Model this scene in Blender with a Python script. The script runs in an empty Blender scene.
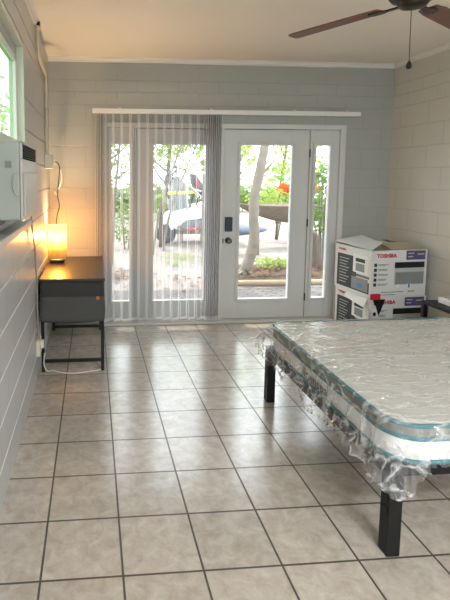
import bpy, bmesh, math, random
from math import pi, sin, cos, radians
from mathutils import Vector, Matrix, noise
random.seed(7)
S = bpy.context.scene
COL = S.collection
XR, H = 3.572, 2.697          # room width, ceiling height
YN = -7.2                     # wall behind the camera

# ------------------------------------------------------------------ helpers
def lin(r, g, b):
    f = lambda c: ((c/255+.055)/1.055)**2.4 if c/255 > .04045 else c/255/12.92
    return (f(r), f(g), f(b), 1)

class NT:
    def __init__(s, name):
        s.m = bpy.data.materials.new(name); s.m.use_nodes = True
        s.t = s.m.node_tree; s.n = s.t.nodes; s.l = s.t.links
        s.p = s.n['Principled BSDF']; s.out = s.n['Material Output']
    def a(s, typ, **k):
        n = s.n.new(typ)
        for q, v in k.items():
            if hasattr(n, q): setattr(n, q, v)
            else: n.inputs[q].default_value = v
        return n
    def k(s, o, i): s.l.new(o, i)

def mat(name, col, rough=.5, metal=0, nz=0, nscale=8, bump=0, bscale=60, spec=.5, coat=0):
    M = NT(name); p = M.p
    p.inputs['Base Color'].default_value = col
    p.inputs['Roughness'].default_value = rough; p.inputs['Metallic'].default_value = metal
    p.inputs['Specular IOR Level'].default_value = spec
    p.inputs['Coat Weight'].default_value = coat
    tc = M.a('ShaderNodeTexCoord')
    if nz:
        n = M.a('ShaderNodeTexNoise'); n.inputs['Scale'].default_value = nscale; n.inputs['Detail'].default_value = 5
        M.k(tc.outputs['Object'], n.inputs['Vector'])
        r = M.a('ShaderNodeMix', data_type='RGBA')
        r.inputs[6].default_value = tuple(c*(1-nz) for c in col[:3])+(1,)
        r.inputs[7].default_value = tuple(min(1, c*(1+nz)) for c in col[:3])+(1,)
        M.k(n.outputs['Fac'], r.inputs[0]); M.k(r.outputs[2], p.inputs['Base Color'])
    if bump:
        n = M.a('ShaderNodeTexNoise'); n.inputs['Scale'].default_value = bscale; n.inputs['Detail'].default_value = 4
        M.k(tc.outputs['Object'], n.inputs['Vector'])
        b = M.a('ShaderNodeBump'); b.inputs['Strength'].default_value = bump; b.inputs['Distance'].default_value = .004
        M.k(n.outputs['Fac'], b.inputs['Height']); M.k(b.outputs['Normal'], p.inputs['Normal'])
    return M.m

def block_mat(name, col, axis, xo=0.0, upper=False, rough=.45, line=.9, strength=.5, grooves=False):
    """painted concrete block: courses .207 high"""
    M = NT(name); p = M.p; p.inputs['Roughness'].default_value = rough
    g = M.a('ShaderNodeNewGeometry'); s = M.a('ShaderNodeSeparateXYZ'); M.k(g.outputs['Position'], s.inputs[0])
    def brick(zo, rh, xoff):
        c = M.a('ShaderNodeCombineXYZ')
        ax = M.a('ShaderNodeMath', operation='ADD'); ax.inputs[1].default_value = xoff; M.k(s.outputs[axis], ax.inputs[0])
        az = M.a('ShaderNodeMath', operation='SUBTRACT'); az.inputs[1].default_value = zo; M.k(s.outputs[2], az.inputs[0])
        M.k(ax.outputs[0], c.inputs[0]); M.k(az.outputs[0], c.inputs[1])
        b = M.a('ShaderNodeTexBrick', offset=.5, squash=1.0)
        b.inputs['Scale'].default_value = 1; b.inputs['Brick Width'].default_value = .414; b.inputs['Row Height'].default_value = rh
        b.inputs['Mortar Size'].default_value = .0055; b.inputs['Mortar Smooth'].default_value = .5
        M.k(c.outputs[0], b.inputs['Vector']); return b.outputs['Fac']
    f1 = brick(.174, .207, xo); f2 = brick(.09, .114, xo+.1)
    cmp = M.a('ShaderNodeMath', operation='GREATER_THAN'); cmp.inputs[1].default_value = 2.30; M.k(s.outputs[2], cmp.inputs[0])
    mx = M.a('ShaderNodeMix', data_type='FLOAT'); M.k(cmp.outputs[0], mx.inputs[0]); M.k(f1, mx.inputs[2]); M.k(f2, mx.inputs[3])
    lt = M.a('ShaderNodeMath', operation='LESS_THAN'); lt.inputs[1].default_value = 2.53; M.k(s.outputs[2], lt.inputs[0])
    ml = M.a('ShaderNodeMath', operation='MULTIPLY'); M.k(mx.outputs[0], ml.inputs[0]); M.k(lt.outputs[0], ml.inputs[1]); fac = ml.outputs[0]
    if grooves:      # horizontal joints are real grooves: only the vertical joints come from the shader
        def mth(op, a, v=None, c=None):
            q = M.a('ShaderNodeMath', operation=op); M.k(a, q.inputs[0])
            if v is not None:
                if isinstance(v, float): q.inputs[1].default_value = v
                else: M.k(v, q.inputs[1])
            if c is not None: q.inputs[2].default_value = c
            return q.outputs[0]
        row = mth('FLOOR', mth('MULTIPLY_ADD', s.outputs[2], 1/.207, -.174/.207))
        u = mth('ADD', mth('MULTIPLY_ADD', s.outputs[1], 1/.414, 40.0), mth('MULTIPLY', row, .5))
        dd = mth('ABSOLUTE', mth('SUBTRACT', mth('FRACT', u), .5))
        fac = mth('LESS_THAN', dd, .011)
    n = M.a('ShaderNodeTexNoise'); n.inputs['Scale'].default_value = 3; n.inputs['Detail'].default_value = 6; M.k(g.outputs['Position'], n.inputs['Vector'])
    cr = M.a('ShaderNodeMix', data_type='RGBA')
    cr.inputs[6].default_value = tuple(c*.96 for c in col[:3])+(1,); cr.inputs[7].default_value = tuple(min(1,c*1.04) for c in col[:3])+(1,)
    M.k(n.outputs['Fac'], cr.inputs[0])
    c2 = M.a('ShaderNodeMix', data_type='RGBA'); c2.inputs[7].default_value = tuple(min(1,c*line) for c in col[:3])+(1,)
    M.k(fac, c2.inputs[0]); M.k(cr.outputs[2], c2.inputs[6]); M.k(c2.outputs[2], p.inputs['Base Color'])
    n2 = M.a('ShaderNodeTexNoise'); n2.inputs['Scale'].default_value = 90; n2.inputs['Detail'].default_value = 3; M.k(g.outputs['Position'], n2.inputs['Vector'])
    h = M.a('ShaderNodeMath', operation='MULTIPLY_ADD'); h.inputs[1].default_value = -1; M.k(fac, h.inputs[0])
    h2 = M.a('ShaderNodeMath', operation='MULTIPLY'); h2.inputs[1].default_value = .12; M.k(n2.outputs['Fac'], h2.inputs[0]); M.k(h2.outputs[0], h.inputs[2])
    b = M.a('ShaderNodeBump'); b.inputs['Strength'].default_value = strength; b.inputs['Distance'].default_value = .006
    M.k(h.outputs[0], b.inputs['Height']); M.k(b.outputs['Normal'], p.inputs['Normal'])
    return M.m

def tile_mat():
    M = NT('floor_tiles'); p = M.p
    g = M.a('ShaderNodeNewGeometry'); mp = M.a('ShaderNodeMapping')
    mp.inputs['Location'].default_value = (-.2205+.315*4, 3.1447+.315*40, 0); M.k(g.outputs['Position'], mp.inputs['Vector'])
    b = M.a('ShaderNodeTexBrick', offset=0.0, squash=1.0)
    b.inputs['Scale'].default_value = 1; b.inputs['Brick Width'].default_value = .315; b.inputs['Row Height'].default_value = .315
    b.inputs['Mortar Size'].default_value = .0052; b.inputs['Mortar Smooth'].default_value = .25; b.inputs['Bias'].default_value = 0
    b.inputs['Color1'].default_value = (0,0,0,1); b.inputs['Color2'].default_value = (1,1,1,1)
    M.k(mp.outputs[0], b.inputs['Vector'])
    n = M.a('ShaderNodeTexNoise'); n.inputs['Scale'].default_value = 14; n.inputs['Detail'].default_value = 9; n.inputs['Roughness'].default_value = .7; n.inputs['Distortion'].default_value = .5
    M.k(g.outputs['Position'], n.inputs['Vector'])
    cr = M.a('ShaderNodeValToRGB'); e = cr.color_ramp.elements
    e[0].position = .33; e[0].color = lin(160, 150, 138); e[1].position = .68; e[1].color = lin(192, 184, 174)
    M.k(n.outputs['Fac'], cr.inputs[0])
    # tile to tile variation
    v = M.a('ShaderNodeMix', data_type='RGBA', blend_type='MULTIPLY'); v.inputs[0].default_value = 1
    vr = M.a('ShaderNodeMapRange'); vr.inputs[3].default_value = .9; vr.inputs[4].default_value = 1.05
    M.k(b.outputs['Color'], vr.inputs[0]); M.k(cr.outputs[0], v.inputs[6]); M.k(vr.outputs[0], v.inputs[7])
    mx = M.a('ShaderNodeMix', data_type='RGBA'); mx.inputs[7].default_value = lin(58, 55, 48)
    M.k(b.outputs['Fac'], mx.inputs[0]); M.k(v.outputs[2], mx.inputs[6]); M.k(mx.outputs[2], p.inputs['Base Color'])
    n2 = M.a('ShaderNodeTexNoise'); n2.inputs['Scale'].default_value = 22; n2.inputs['Detail'].default_value = 5; M.k(g.outputs['Position'], n2.inputs['Vector'])
    rr = M.a('ShaderNodeMapRange'); rr.inputs[3].default_value = .14; rr.inputs[4].default_value = .30; M.k(n2.outputs['Fac'], rr.inputs[0])
    r2 = M.a('ShaderNodeMath', operation='MULTIPLY_ADD'); r2.inputs[1].default_value = .5; M.k(b.outputs['Fac'], r2.inputs[0]); M.k(rr.outputs[0], r2.inputs[2])
    M.k(r2.outputs[0], p.inputs['Roughness']); p.inputs['Coat Weight'].default_value = .75; p.inputs['Coat Roughness'].default_value = .2; p.inputs['Coat IOR'].default_value = 1.55
    h = M.a('ShaderNodeMath', operation='MULTIPLY_ADD'); h.inputs[1].default_value = -1.2; M.k(b.outputs['Fac'], h.inputs[0])
    h2 = M.a('ShaderNodeMath', operation='MULTIPLY'); h2.inputs[1].default_value = .35; M.k(n2.outputs['Fac'], h2.inputs[0]); M.k(h2.outputs[0], h.inputs[2])
    bm = M.a('ShaderNodeBump'); bm.inputs['Strength'].default_value = .35; bm.inputs['Distance'].default_value = .004
    M.k(h.outputs[0], bm.inputs['Height']); M.k(bm.outputs['Normal'], p.inputs['Normal'])
    p.inputs['Specular IOR Level'].default_value = .9
    return M.m

def paver_mat():
    M = NT('brick_pavers'); p = M.p; p.inputs['Roughness'].default_value = .9
    g = M.a('ShaderNodeNewGeometry'); mp = M.a('ShaderNodeMapping'); mp.inputs['Rotation'].default_value = (0,0,radians(42))
    M.k(g.outputs['Position'], mp.inputs['Vector'])
    b = M.a('ShaderNodeTexBrick', offset=.5); b.inputs['Scale'].default_value = 1
    b.inputs['Brick Width'].default_value = .2; b.inputs['Row Height'].default_value = .1; b.inputs['Mortar Size'].default_value = .009
    b.inputs['Color1'].default_value = lin(106, 100, 98); b.inputs['Color2'].default_value = lin(84, 80, 78); b.inputs['Mortar'].default_value = lin(48, 44, 40)
    M.k(mp.outputs[0], b.inputs['Vector']); M.k(b.outputs['Color'], p.inputs['Base Color'])
    return M.m

def glass_mat(name, tint=(1,1,1,1), refl=.8):
    M = NT(name); M.n.remove(M.p)
    t = M.a('ShaderNodeBsdfTransparent'); t.inputs[0].default_value = tint
    g = M.a('ShaderNodeBsdfGlossy'); g.inputs['Roughness'].default_value = .02
    lw = M.a('ShaderNodeLayerWeight'); lw.inputs[0].default_value = .5
    pw = M.a('ShaderNodeMath', operation='POWER'); pw.inputs[1].default_value = 5; M.k(lw.outputs['Facing'], pw.inputs[0])
    fr = M.a('ShaderNodeMath', operation='MULTIPLY_ADD'); fr.inputs[1].default_value = refl; fr.inputs[2].default_value = .03; M.k(pw.outputs[0], fr.inputs[0])
    mx = M.a('ShaderNodeMixShader'); M.k(fr.outputs[0], mx.inputs[0]); M.k(t.outputs[0], mx.inputs[1]); M.k(g.outputs[0], mx.inputs[2])
    M.k(mx.outputs[0], M.out.inputs[0]); return M.m

def sheer_mat(name, col, opac, hem=None):
    """sheer fabric: part see-through, part translucent cloth"""
    M = NT(name); M.n.remove(M.p)
    t = M.a('ShaderNodeBsdfTransparent'); d = M.a('ShaderNodeBsdfDiffuse'); tr = M.a('ShaderNodeBsdfTranslucent')
    d.inputs[0].default_value = col; tr.inputs[0].default_value = col
    m1 = M.a('ShaderNodeMixShader'); m1.inputs[0].default_value = .35; M.k(d.outputs[0], m1.inputs[1]); M.k(tr.outputs[0], m1.inputs[2])
    m2 = M.a('ShaderNodeMixShader'); m2.inputs[0].default_value = opac; M.k(t.outputs[0], m2.inputs[1]); M.k(m1.outputs[0], m2.inputs[2])
    M.k(m2.outputs[0], M.out.inputs[0]); return M.m

def leaf_mat(name, c1, c2):
    M = NT(name); M.n.remove(M.p)
    g = M.a('ShaderNodeNewGeometry'); r = M.a('ShaderNodeMix', data_type='RGBA')
    n = M.a('ShaderNodeTexNoise'); n.inputs['Scale'].default_value = 2.5; M.k(g.outputs['Position'], n.inputs['Vector'])
    r.inputs[6].default_value = c1; r.inputs[7].default_value = c2; M.k(n.outputs['Fac'], r.inputs[0])
    d = M.a('ShaderNodeBsdfDiffuse'); tr = M.a('ShaderNodeBsdfTranslucent'); M.k(r.outputs[2], d.inputs[0]); M.k(r.outputs[2], tr.inputs[0])
    mx = M.a('ShaderNodeMixShader'); mx.inputs[0].default_value = .5; M.k(d.outputs[0], mx.inputs[1]); M.k(tr.outputs[0], mx.inputs[2])
    M.k(mx.outputs[0], M.out.inputs[0]); return M.m

def emit_mat(name, col, s):
    M = NT(name); M.p.inputs['Emission Color'].default_value = col; M.p.inputs['Emission Strength'].default_value = s
    M.p.inputs['Base Color'].default_value = col; return M.m

def obj(name, bm, m, parent=None, smooth=False, label=None, bevel=0):
    me = bpy.data.meshes.new(name)
    if bm is not None:
        bmesh.ops.recalc_face_normals(bm, faces=bm.faces[:]); bm.to_mesh(me); bm.free()
    ms = m if isinstance(m, (list, tuple)) else [m]
    for q in ms: me.materials.append(q)
    if smooth:
        for f in me.polygons: f.use_smooth = True
    o = bpy.data.objects.new(name, me); COL.objects.link(o)
    if parent: o.parent = parent
    if label: o['label'] = label
    if bevel:
        b = o.modifiers.new('bevel', 'BEVEL'); b.width = bevel; b.segments = 2; b.limit_method = 'ANGLE'
    return o

def thing(name, label, cat, group=None):
    o = bpy.data.objects.new(name, None); COL.objects.link(o); o.empty_display_size = .1
    o['label'] = label; o['category'] = cat
    if group: o['group'] = group
    return o
def tag(o, label, cat, group=None, kind=None):
    o['label'] = label; o['category'] = cat
    if group: o['group'] = group
    if kind: o['kind'] = kind
    return o
def based(root, loc):
    """move an Empty to the thing's base while its parts stay where they are"""
    root.location = loc
    for c in root.children: c.location = tuple(c.location[i]-loc[i] for i in range(3))
    return root
def struct(o): o['kind'] = 'structure'; return o
def struct_root(name):
    o = bpy.data.objects.new(name, None); COL.objects.link(o); o['kind'] = 'structure'; return o

def BM(): return bmesh.new()
def box(bm, x0, x1, y0, y1, z0, z1, M=None, mi=0):
    v = [bm.verts.new((x, y, z)) for x in (x0, x1) for y in (y0, y1) for z in (z0, z1)]
    if M is not None:
        for q in v: q.co = M @ q.co
    for f in ((0,1,3,2),(4,6,7,5),(0,4,5,1),(2,3,7,6),(0,2,6,4),(1,5,7,3)):
        bm.faces.new([v[i] for i in f]).material_index = mi
    return bm
def bx(*a, **k): return box(BM(), *a, **k)
def tube(bm, pts, r, seg=8, close=False, rs=None):
    pts = [Vector(p) for p in pts]; n = len(pts); rings = []
    up = Vector((0,0,1))
    for i, p in enumerate(pts):
        if close: d = pts[(i+1) % n]-pts[i-1]
        else: d = pts[min(i+1, n-1)]-pts[max(i-1, 0)]
        d.normalize(); u = up if abs(d.z) < .9 else Vector((0,1,0))
        a = d.cross(u).normalized(); b = d.cross(a).normalized()
        rr = rs[i] if rs else r
        rings.append([bm.verts.new(p+a*cos(2*pi*k/seg)*rr+b*sin(2*pi*k/seg)*rr) for k in range(seg)])
    m = n if close else n-1
    for i in range(m):
        A, B = rings[i], rings[(i+1) % n]
        for k in range(seg): bm.faces.new((A[k], A[(k+1) % seg], B[(k+1) % seg], B[k]))
    if not close: bm.faces.new(rings[0]); bm.faces.new(rings[-1][::-1])
    return bm
def lathe(bm, prof, c, seg=24, rot=None):
    """prof: (r,z) list, about z at c"""
    rings = []
    for r, z in prof:
        ring = []
        for k in range(seg):
            p = Vector((r*cos(2*pi*k/seg), r*sin(2*pi*k/seg), z))
            if rot is not None: p = rot @ p
            ring.append(bm.verts.new(p+Vector(c)))
        rings.append(ring)
    for A, B in zip(rings, rings[1:]):
        for k in range(seg): bm.faces.new((A[k], A[(k+1) % seg], B[(k+1) % seg], B[k]))
    bm.faces.new(rings[0]); bm.faces.new(rings[-1][::-1]); return bm
def prism(bm, poly, lo, hi, axis='y'):
    """poly in the plane across axis, extruded lo..hi"""
    def P(a, b, t): return {'y': (a, t, b), 'x': (t, a, b), 'z': (a, b, t)}[axis]
    A = [bm.verts.new(P(a, b, lo)) for a, b in poly]; B = [bm.verts.new(P(a, b, hi)) for a, b in poly]
    n = len(poly); bm.faces.new(A); bm.faces.new(B[::-1])
    for i in range(n): bm.faces.new((A[i], A[(i+1) % n], B[(i+1) % n], B[i]))
    return bm
def smooth_path(P, n=8):
    P = [Vector(p) for p in P]; out = []
    for i in range(len(P)-1):
        a = P[max(i-1, 0)]; b = P[i]; c = P[i+1]; d = P[min(i+2, len(P)-1)]
        for k in range(n):
            t = k/n
            out.append(.5*((2*b)+(c-a)*t+(2*a-5*b+4*c-d)*t*t+(3*b-a-3*c+d)*t**3))
    out.append(P[-1]); return out
def text_obj(name, s, size, M, m, parent=None, spacing=1, bold=0.0, depth=.0006, italic=0):
    cu = bpy.data.curves.new(name, 'FONT'); cu.body = s; cu.size = size; cu.extrude = depth; cu.offset = bold
    cu.align_x = 'CENTER'; cu.align_y = 'CENTER'; cu.space_character = spacing; cu.resolution_u = 3; cu.shear = italic
    o = bpy.data.objects.new('tmp', cu); COL.objects.link(o)
    dg = bpy.context.evaluated_depsgraph_get(); dg.update()
    me = bpy.data.meshes.new_from_object(o.evaluated_get(dg)); bpy.data.objects.remove(o)
    me.transform(M); me.materials.clear(); me.materials.append(m); me.name = name
    q = bpy.data.objects.new(name, me); COL.objects.link(q)
    if parent: q.parent = parent
    return q

# ------------------------------------------------------------------ materials
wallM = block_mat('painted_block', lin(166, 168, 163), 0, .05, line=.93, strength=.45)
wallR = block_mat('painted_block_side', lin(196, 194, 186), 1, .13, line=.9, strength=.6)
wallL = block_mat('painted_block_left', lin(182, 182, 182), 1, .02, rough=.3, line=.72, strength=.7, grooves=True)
ceilM = mat('ceiling_plaster', lin(236, 230, 220), .8, nz=.02, bump=.15, bscale=25)
trimM = mat('white_trim', lin(222, 220, 214), .45)
doorM = mat('door_paint', lin(204, 207, 205), .4, nz=.01)
tileM = tile_mat()
glassM = glass_mat('window_glass')
dark_metal = mat('black_metal', lin(11, 13, 14), .5, 0, spec=.35)
matte_black = mat('matte_black', lin(15, 17, 18), .6)
chrome = mat('brushed_steel', lin(150, 148, 140), .3, 1)
bronze = mat('dark_bronze', lin(58, 52, 46), .32, .8)
white_pl = mat('white_plastic', lin(214, 212, 202), .38)
ivory = mat('ivory_plastic', lin(214, 206, 186), .5)

# ------------------------------------------------------------------ room shell
struct(obj('floor', bx(-.2, XR+.2, YN-.2, .02, -.1, 0), tileM))
struct(obj('ceiling', bx(-.2, XR+.2, YN-.2, .2, H, H+.1), ceilM))
b = BM()                                  # far wall, opening x .55-3.055, z 0-2.055
box(b, -.2, .55, 0, .2, -.1, H); box(b, 3.055, XR+.2, 0, .2, -.1, H); box(b, .55, 3.055, 0, .2, 2.055, H)
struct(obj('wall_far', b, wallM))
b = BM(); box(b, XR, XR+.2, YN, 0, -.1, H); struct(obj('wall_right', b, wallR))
WY0, WY1, WZ0, WZ1 = -3.55, -1.71, 1.245, 2.345
b = BM()                                  # left wall with two window openings, one of them added, splayed outside, raked horizontal joints
def wall_band(y0, y1, z0, z1):
    zs = [z for z in [.174+.207*k for k in range(0, 10)]+[2.37, 2.49] if z0+.012 < z < z1-.012]
    prof = [(0, z0)]
    for z in zs: prof += [(0, z-.005), (-.013, z-.004), (-.013, z+.004), (0, z+.006)]
    prof += [(0, z1), (-.2, z1), (-.2, z0)]
    prism(b, [(y, z) for y, z in prof], y0, y1, 'y')
wall_band(WY1+.8, 0, 0, H)
for (ya, yb) in ((WY0, WY1), (-6.6, -5.0)): wall_band(ya, yb, 0, WZ0); wall_band(ya, yb, WZ1, H)
wall_band(-5.0, WY0, 0, H); wall_band(YN, -6.6, 0, H)
def thin_band(y0, y1):                    # the splayed strip beside the window: thin inside leaf only
    zs = [.174+.207*k for k in range(0, 10)]+[2.37, 2.49]; prof = [(0, 0)]
    for z in zs: prof += [(0, z-.005), (-.013, z-.004), (-.013, z+.004), (0, z+.006)]
    prism(b, prof+[(0, H), (-.06, H), (-.06, 0)], y0, y1, 'y')
thin_band(WY1, WY1+.8)
wl = struct(obj('wall_left', b, [wallL, mat('white_joint_paint', lin(250, 250, 248), .35)]))  # second slot: lit highlight painted white on the groove ledges
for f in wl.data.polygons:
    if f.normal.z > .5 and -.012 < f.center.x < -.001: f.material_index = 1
b = BM()                                  # near wall behind the camera, wide window added for daylight
box(b, -.2, .6, YN-.2, YN, 0, H); box(b, 3.0, XR+.2, YN-.2, YN, 0, H); box(b, .6, 3.0, YN-.2, YN, 0, .9); box(b, .6, 3.0, YN-.2, YN, 2.2, H)
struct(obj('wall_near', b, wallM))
for i, (lo, hi) in enumerate(((-6.6, -5.0),)):  # unseen side window, added to bring in more daylight
    w = struct_root('window_2')
    obj('pane', bx(-.12, -.115, lo, hi, WZ0, WZ1), glassM, w)
    b = BM(); box(b, -.14, -.1, lo, lo+.05, WZ0, WZ1); box(b, -.14, -.1, hi-.05, hi, WZ0, WZ1); box(b, -.14, -.1, lo, hi, WZ0, WZ0+.05); box(b, -.14, -.1, lo, hi, WZ1-.05, WZ1)
    obj('window_frame', b, trimM, w)
w = struct_root('window_3')  # frame and pane of the added rear daylight window
obj('pane', bx(.6, 3.0, YN-.1, YN-.095, .9, 2.2), glassM, w)
b = BM(); box(b, .6, .66, YN-.12, YN-.08, .9, 2.2); box(b, 2.94, 3.0, YN-.12, YN-.08, .9, 2.2); box(b, 1.77, 1.83, YN-.12, YN-.08, .9, 2.2)
box(b, .6, 3, YN-.12, YN-.08, .9, .96); box(b, .6, 3, YN-.12, YN-.08, 2.14, 2.2); obj('window_frame', b, trimM, w)

# crown mouldings
def crown(name, p, q, nrm):
    b = BM(); prof = [(0, 0), (.036, 0), (.036, -.008), (.022, -.014), (.014, -.03), (.014, -.042), (0, -.045)]
    A = []
    for e in (p, q):
        A.append([b.verts.new((e[0]+nrm[0]*a, e[1]+nrm[1]*a, H+z)) for a, z in prof])
    for i in range(len(prof)): j = (i+1) % len(prof); b.faces.new((A[0][i], A[0][j], A[1][j], A[1][i]))
    b.faces.new(A[0]); b.faces.new(A[1][::-1]); struct(obj(name, b, trimM))
crown('trim_1', (0, 0), (XR, 0), (0, -1)); crown('trim_2', (XR, 0), (XR, YN), (-1, 0)); crown('trim_3', (0, -1.06), (0, YN), (1, 0))

# door surround
b = BM()
box(b, .535, .575, -.02, .12, 0, 2.07); box(b, 3.015, 3.07, -.02, .12, 0, 2.07); box(b, .575, 3.015, -.02, .12, 2.02, 2.07)
box(b, 1.745, 1.782, -.012, .12, .02, 2.02)
box(b, .855, .873, -.004, .12, .02, 2.02); box(b, 2.694, 2.712, -.004, .12, .02, 2.02)
struct(obj('trim_4', b, doorM, bevel=.004))
struct(obj('trim_5', bx(.52, 3.08, -.085, .2, 0, .024), mat('threshold', lin(200, 200, 196), .4), bevel=.006))
def leaf(name, x0, x1, g0, g1, gz0=.235, gz1=1.86, z1=2.015, rootfn=struct_root):
    r = rootfn(name)
    b = BM(); y0, y1 = .012, .056
    box(b, x0, g0, y0, y1, .028, z1); box(b, g1, x1, y0, y1, .028, z1); box(b, g0, g1, y0, y1, .028, gz0); box(b, g0, g1, y0, y1, gz1, z1)
    obj('door_panel' if 'door' in name else 'window_panel', b, doorM, r, bevel=.002)
    b = BM(); w = .026
    for (a, c, d, e) in ((g0-w, g0+.006, gz0-w, gz1+w), (g1-.006, g1+w, gz0-w, gz1+w), (g0, g1, gz0-w, gz0+.006), (g0, g1, gz1-.006, gz1+w)):
        box(b, a, c, -.004, .012, d, e)
    obj('glazing_frame', b, doorM, r, bevel=.005)
    obj('pane', bx(g0, g1, .03, .034, gz0, gz1), glassM, r)
    if 'door' in name:
        b = BM(); box(b, x0-.005, x0+.012, .057, .068, .028, z1); box(b, x1-.012, x1+.005, .057, .068, .028, z1); box(b, x0+.012, x1-.012, .057, .068, z1-.01, z1+.006)
        obj('weather_strip', b, matte_black, r)  # black strip added so the gaps round the door look shaded
    return r
leaf('window_4', .577, .853, .617, .812)
leaf('window_5', 2.714, 3.013, 2.755, 2.915)
d1 = leaf('door_1', .877, 1.741, 1.045, 1.592)
d2 = leaf('door_2', 1.787, 2.689, 1.952, 2.505)
for z in (.25, 1.05, 1.78):
    b = BM(); lathe(b, [(.005, -.04), (.005, .04)], (2.692, -.004, z), 10); box(b, 2.685, 2.699, -.002, .001, z-.04, z+.04)
    obj('hinge', b, bronze, d2)
kp = obj('keypad_lock', bx(1.803, 1.878, -.022, .012, .965, 1.115), mat('navy_plastic', lin(28, 44, 66), .3), d2, bevel=.006, label='dark blue keypad lock')
obj('deadbolt_strike', bx(1.776, 1.786, -.016, .0, .84, .89), bronze, d2)
b = BM(); R = Matrix.Rotation(pi/2, 3, 'X')
lathe(b, [(.0, 0), (.033, 0), (.033, .008), (.014, .012), (.012, .03), (.024, .036), (.029, .05), (.026, .062), (.012, .068), (0, .068)], (1.842, .012, .866), 24, R)
obj('door_knob', b, mat('aged_nickel', lin(110, 104, 94), .3, .9), d2, smooth=True)

# ------------------------------------------------------------------ left window (in frame)
w = struct_root('window_1')
revM = mat('glossy_white_reveal', lin(208, 212, 196), .22)
b = BM()      # plastered reveal lining with rounded far corner
box(b, -.06, -.0, WY1-.012, WY1+.0, WZ0, WZ1); box(b, -.2, 0, WY0, WY1, WZ1-.012, WZ1)
obj('reveal', b, revM, w)
obj('window_sill', bx(-.2, .03, WY0, WY1+.02, WZ0-.035, WZ0+.003), mat('grey_sill', lin(178, 180, 180), .5), w, bevel=.006)
fr = BM(); X0, X1 = -.09, -.045
box(fr, X0, X1, WY0, WY0+.05, WZ0, WZ1-.012); box(fr, X0, X1, WY1-.035, WY1-.012, WZ0, WZ1-.012)
box(fr, X0, X1, WY0, WY1-.012, WZ1-.06, WZ1-.012); box(fr, X0, X1, WY0, WY1-.012, WZ0, WZ0+.03)
obj('window_frame', fr, mat('aluminium_frame', lin(186, 190, 190), .35, .3), w, bevel=.003)
sa = BM(); X0, X1 = -.08, -.04
ylo, yhi, zlo, zhi = WY0+.05, WY1-.037, 1.735, WZ1-.075
box(sa, X0, X1, ylo, ylo+.04, zlo, zhi); box(sa, X0, X1, yhi-.03, yhi, zlo, zhi); box(sa, X0, X1, ylo, yhi, zhi-.035, zhi); box(sa, X0, X1, ylo, yhi, zlo-.03, zlo+.02)
obj('sash', sa, mat('sash_white', lin(216, 220, 216), .35), w, bevel=.003)
obj('dark_gasket', bx(-.095, -.05, ylo, yhi, zhi, zhi+.016), matte_black, w)
obj('pane', bx(-.062, -.058, ylo, yhi, zlo, zhi), glass_mat('greenish_glass', (.60, .69, .57, 1), .25), w)
obj('filler_panel', bx(-.09, -.06, ylo, WY1-.062, WZ0+.03, zlo-.03), mat('filler_white', lin(196, 196, 188), .5), w)

# ------------------------------------------------------------------ window air conditioner
acM = mat('ac_plastic', lin(150, 155, 147), .36); acF = mat('ac_front_plastic', lin(172, 170, 165), .3)
ac = thing('air_conditioner', 'white window air conditioner sticking into the room on the left wall below the window', 'air conditioner')
AY0, AY1, AZ0, AZ1 = -2.69, -2.16, 1.332, 1.682
obj('casing', bx(-.22, .108, AY0+.003, AY1-.01, AZ0, AZ1-.004), acM, ac, bevel=.008)
b = BM(); box(b, .1082, .12, AY0, AY1, AZ0-.004, 1.605); box(b, .1082, .12, AY0, AY0+.02, 1.605, AZ1); box(b, .1082, .12, AY1-.03, AY1, 1.605, AZ1); box(b, .1082, .12, AY0, AY1, AZ1-.012, AZ1)
obj('front_panel', b, acF, ac, bevel=.004)
b = BM(); box(b, .1083, .11, AY0+.02, AY1-.03, 1.605, AZ1-.012)
for k in range(6): box(b, .11, .124, AY0+.02, AY1-.03, 1.611+k*.0105, 1.615+k*.0105)
for k in range(7): y = AY0+.05+k*(AY1-AY0-.1)/6; box(b, .11, .12, y-.002, y+.002, 1.606, AZ1-.012)
obj('air_vent', b, matte_black, ac, label='black louvred air vent')
b = BM(); box(b, .12, .127, AY0+.02, AY1-.02, AZ0+.02, 1.545); obj('filter_cover', b, acF, ac, bevel=.006)
obj('rating_plate', bx(.045, .072, AY0-.002, AY0+.003, 1.565, 1.595), mat('plate_grey', lin(120, 120, 110), .4), ac, label='small grey plate')
pts = smooth_path([(.106, AY0+.002, 1.54), (.084, AY0-.002, 1.537), (.078, AY0-.004, 1.51), (.082, AY0-.004, 1.46), (.10, AY0+.0, 1.44)], 5)
obj('side_grip', tube(BM(), pts, .004, 6), acM, ac, smooth=True)
obj('screw', lathe(BM(), [(0, 0), (.006, 0), (.005, .003), (0, .004)], (.005, AY0+.003, 1.36), 10, Matrix.Rotation(pi/2, 3, 'X')), chrome, ac)
obj('support_block', bx(-.1, -.05, AY0+.03, AY1-.03, WZ0+.004, AZ0-.001), mat('support_wood', lin(136, 132, 126), .7), ac)
cord = smooth_path([(.05, -2.35, 1.35), (.06, -2.25, 1.315), (.07, -2.0, 1.31), (.05, -1.75, 1.325), (.018, -1.62, 1.30), (.014, -1.58, 1.22), (.014, -1.50, 1.1), (.014, -1.42, 1.0), (.014, -1.40, .87), (.014, -1.34, .74), (.014, -1.33, .55), (.014, -1.31, .40), (.02, -1.30, .30)], 8)
obj('power_cord', tube(BM(), cord, .006, 8), mat('grey_cord', lin(142, 140, 136), .5), ac, smooth=True)
based(ac, (0, -2.28, 1.25))

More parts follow.
